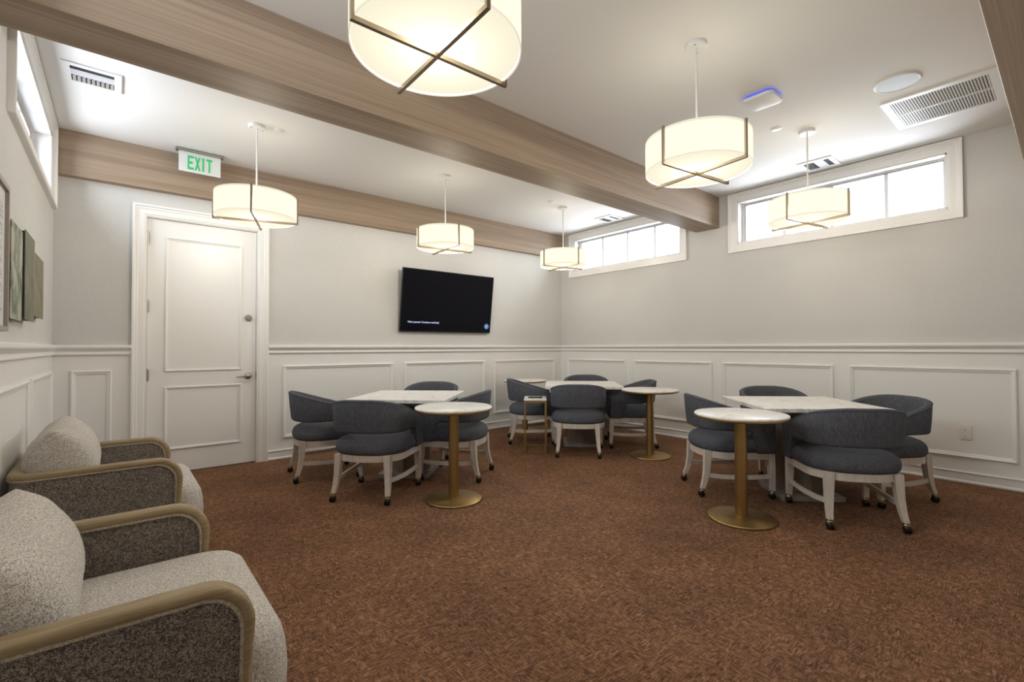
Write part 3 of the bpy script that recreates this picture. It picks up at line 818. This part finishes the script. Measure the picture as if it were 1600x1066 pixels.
for k_ in range(33):
    for s in (-1, 1):
        if sl is None:
            bm = nb(); loft(bm, [[(xx, -.0052, -.0085), (xx, -.0048, -.0075), (xx, .0052, -.0100), (xx, .0048, -.0110)] for xx in (-.131, .131)])
            sl = o = obj('slat', bm, M['white'], gr)
        else:
            o = sl.copy(); C.objects.link(o); o.parent = gr
        o.location = (s*.137, -i_+.008+k_*(2*i_-.016)/32, 0)
sp = thing('ceiling_speaker', 'round white flush ceiling speaker beside the air return grille', 'speaker', (4.19, .78, ZC))
bm = nb(); lathe(bm, [(.132, 0), (.132, -.006), (.124, -.010), (.120, -.008)], 48); obj('rim', bm, M['white'], sp, smooth=True)
bm = nb(); lathe(bm, [(.121, -.008), (.06, -.009), (0, -.009)], 48); obj('speaker_grille', bm, painted('speaker_mesh', (.60, .66, .70), .5, .5), sp, smooth=True)
ap = thing('wireless_access_point', 'white rounded-square wireless access point glowing blue on the ceiling', 'access point', (3.665, 1.472, ZC), R_(0))
bm = nb(); loft(bm, [[(x, y, z) for x, y in rrect(.112-i2, .112-i2, .045-i2, 6)] for i2, z in ((.004, -.018), (0, -.024), (0, -.034), (.004, -.040), (.012, -.043))]); obj('cover', bm, M['white'], ap, smooth=True)
bm = nb(); prism(bm, rrect(.100, .100, .04, 6), -.018, -.008); obj('light_ring', bm, M['blue'], ap)
obj('mounting_plate', bx(-.07, .07, -.07, .07, -.008, 0), M['white'], ap)
for x, y, lab in ((1.045, 4.34, 'small round white sprinkler cap beside the lamp stem near the exit sign'), (4.29, 1.615, 'small round white sprinkler cap beside the access point'),
                  (4.225, 4.266, 'small round white sprinkler cap by the lamp in the far corner')):
    bm = nb(); lathe(bm, [(.041, 0), (.041, -.004), (.036, -.007), (0, -.008)], 24)
    tag(obj('sprinkler_cap', bm, M['white'], None, (x, y, ZC), True), lab, 'sprinkler cap', 'ceiling sprinkler caps')

# ------------------------------------------------------------------ wall outlet
ol = thing('wall_outlet', 'white double power outlet low on the right wall', 'outlet', (XR, .634, .441))
obj('plate', bx(-.007, 0, -.040, .040, -.062, .062, bev=.002), M['outlet'], ol)
for s in (-1, 1):
    bm = nb(); box(bm, -.010, -.006, -.017, .017, s*.026-.017, s*.026+.017, bev=.003); so = obj('socket', bm, M['white'], ol)
    bm = nb(); box(bm, -.0104, -.0098, -.009, -.006, s*.026-.002, s*.026+.010); box(bm, -.0104, -.0098, .006, .009, s*.026-.002, s*.026+.010); box(bm, -.0104, -.0098, -.003, .003, s*.026-.012, s*.026-.007)
    obj('slot', bm, M['dark'], so)

# ------------------------------------------------------------------ pictures on the left wall
def canvas(y0, y1, z0, z1, d0, m, lab):
    c = thing('canvas_print', lab, 'picture', (XL, (y0+y1)/2, (z0+z1)/2), 0, 'canvas prints on the left wall')
    a, b = (y1-y0)/2, (z1-z0)/2
    obj('stretcher_frame', bx(0.004, d0-.002, -a+.006, a-.006, -b+.006, b-.006), M['edge'], c)
    obj('canvas', bx(d0-.004, d0, -a, a, -b, b), m, c)
canvas(3.235, 3.585, 1.344, 1.817, .034, M['art1'], 'cream canvas print with a grey-green leafy tree, next to the framed picture')
canvas(3.59, 3.95, 1.356, 1.836, .044, M['art2'], 'plain olive-grey canvas print, the middle one of three')
canvas(4.02, 4.49, 1.397, 1.785, .036, M['art3'], 'mossy brown canvas print, the one nearest the door')
fr = thing('framed_picture', 'framed pale print cut off at the left edge', 'picture', (XL, 2.76, 1.615))
a, b, fwid = .43, .335, .022
for y0_, y1_, z0_, z1_ in ((-a, a, -b, -b+fwid), (-a, a, b-fwid, b), (-a, -a+fwid, -b+fwid, b-fwid), (a-fwid, a, -b+fwid, b-fwid)):
    obj('frame', bx(0, .034, y0_, y1_, z0_, z1_), M['pframe'], fr)
obj('mat_board', bx(.004, .020, -a+fwid, a-fwid, -b+fwid, b-fwid), M['ppaper'], fr)
obj('print', bx(.0205, .022, -a+.09, a-.09, -b+.09, b-.09), M['frieze'], fr)
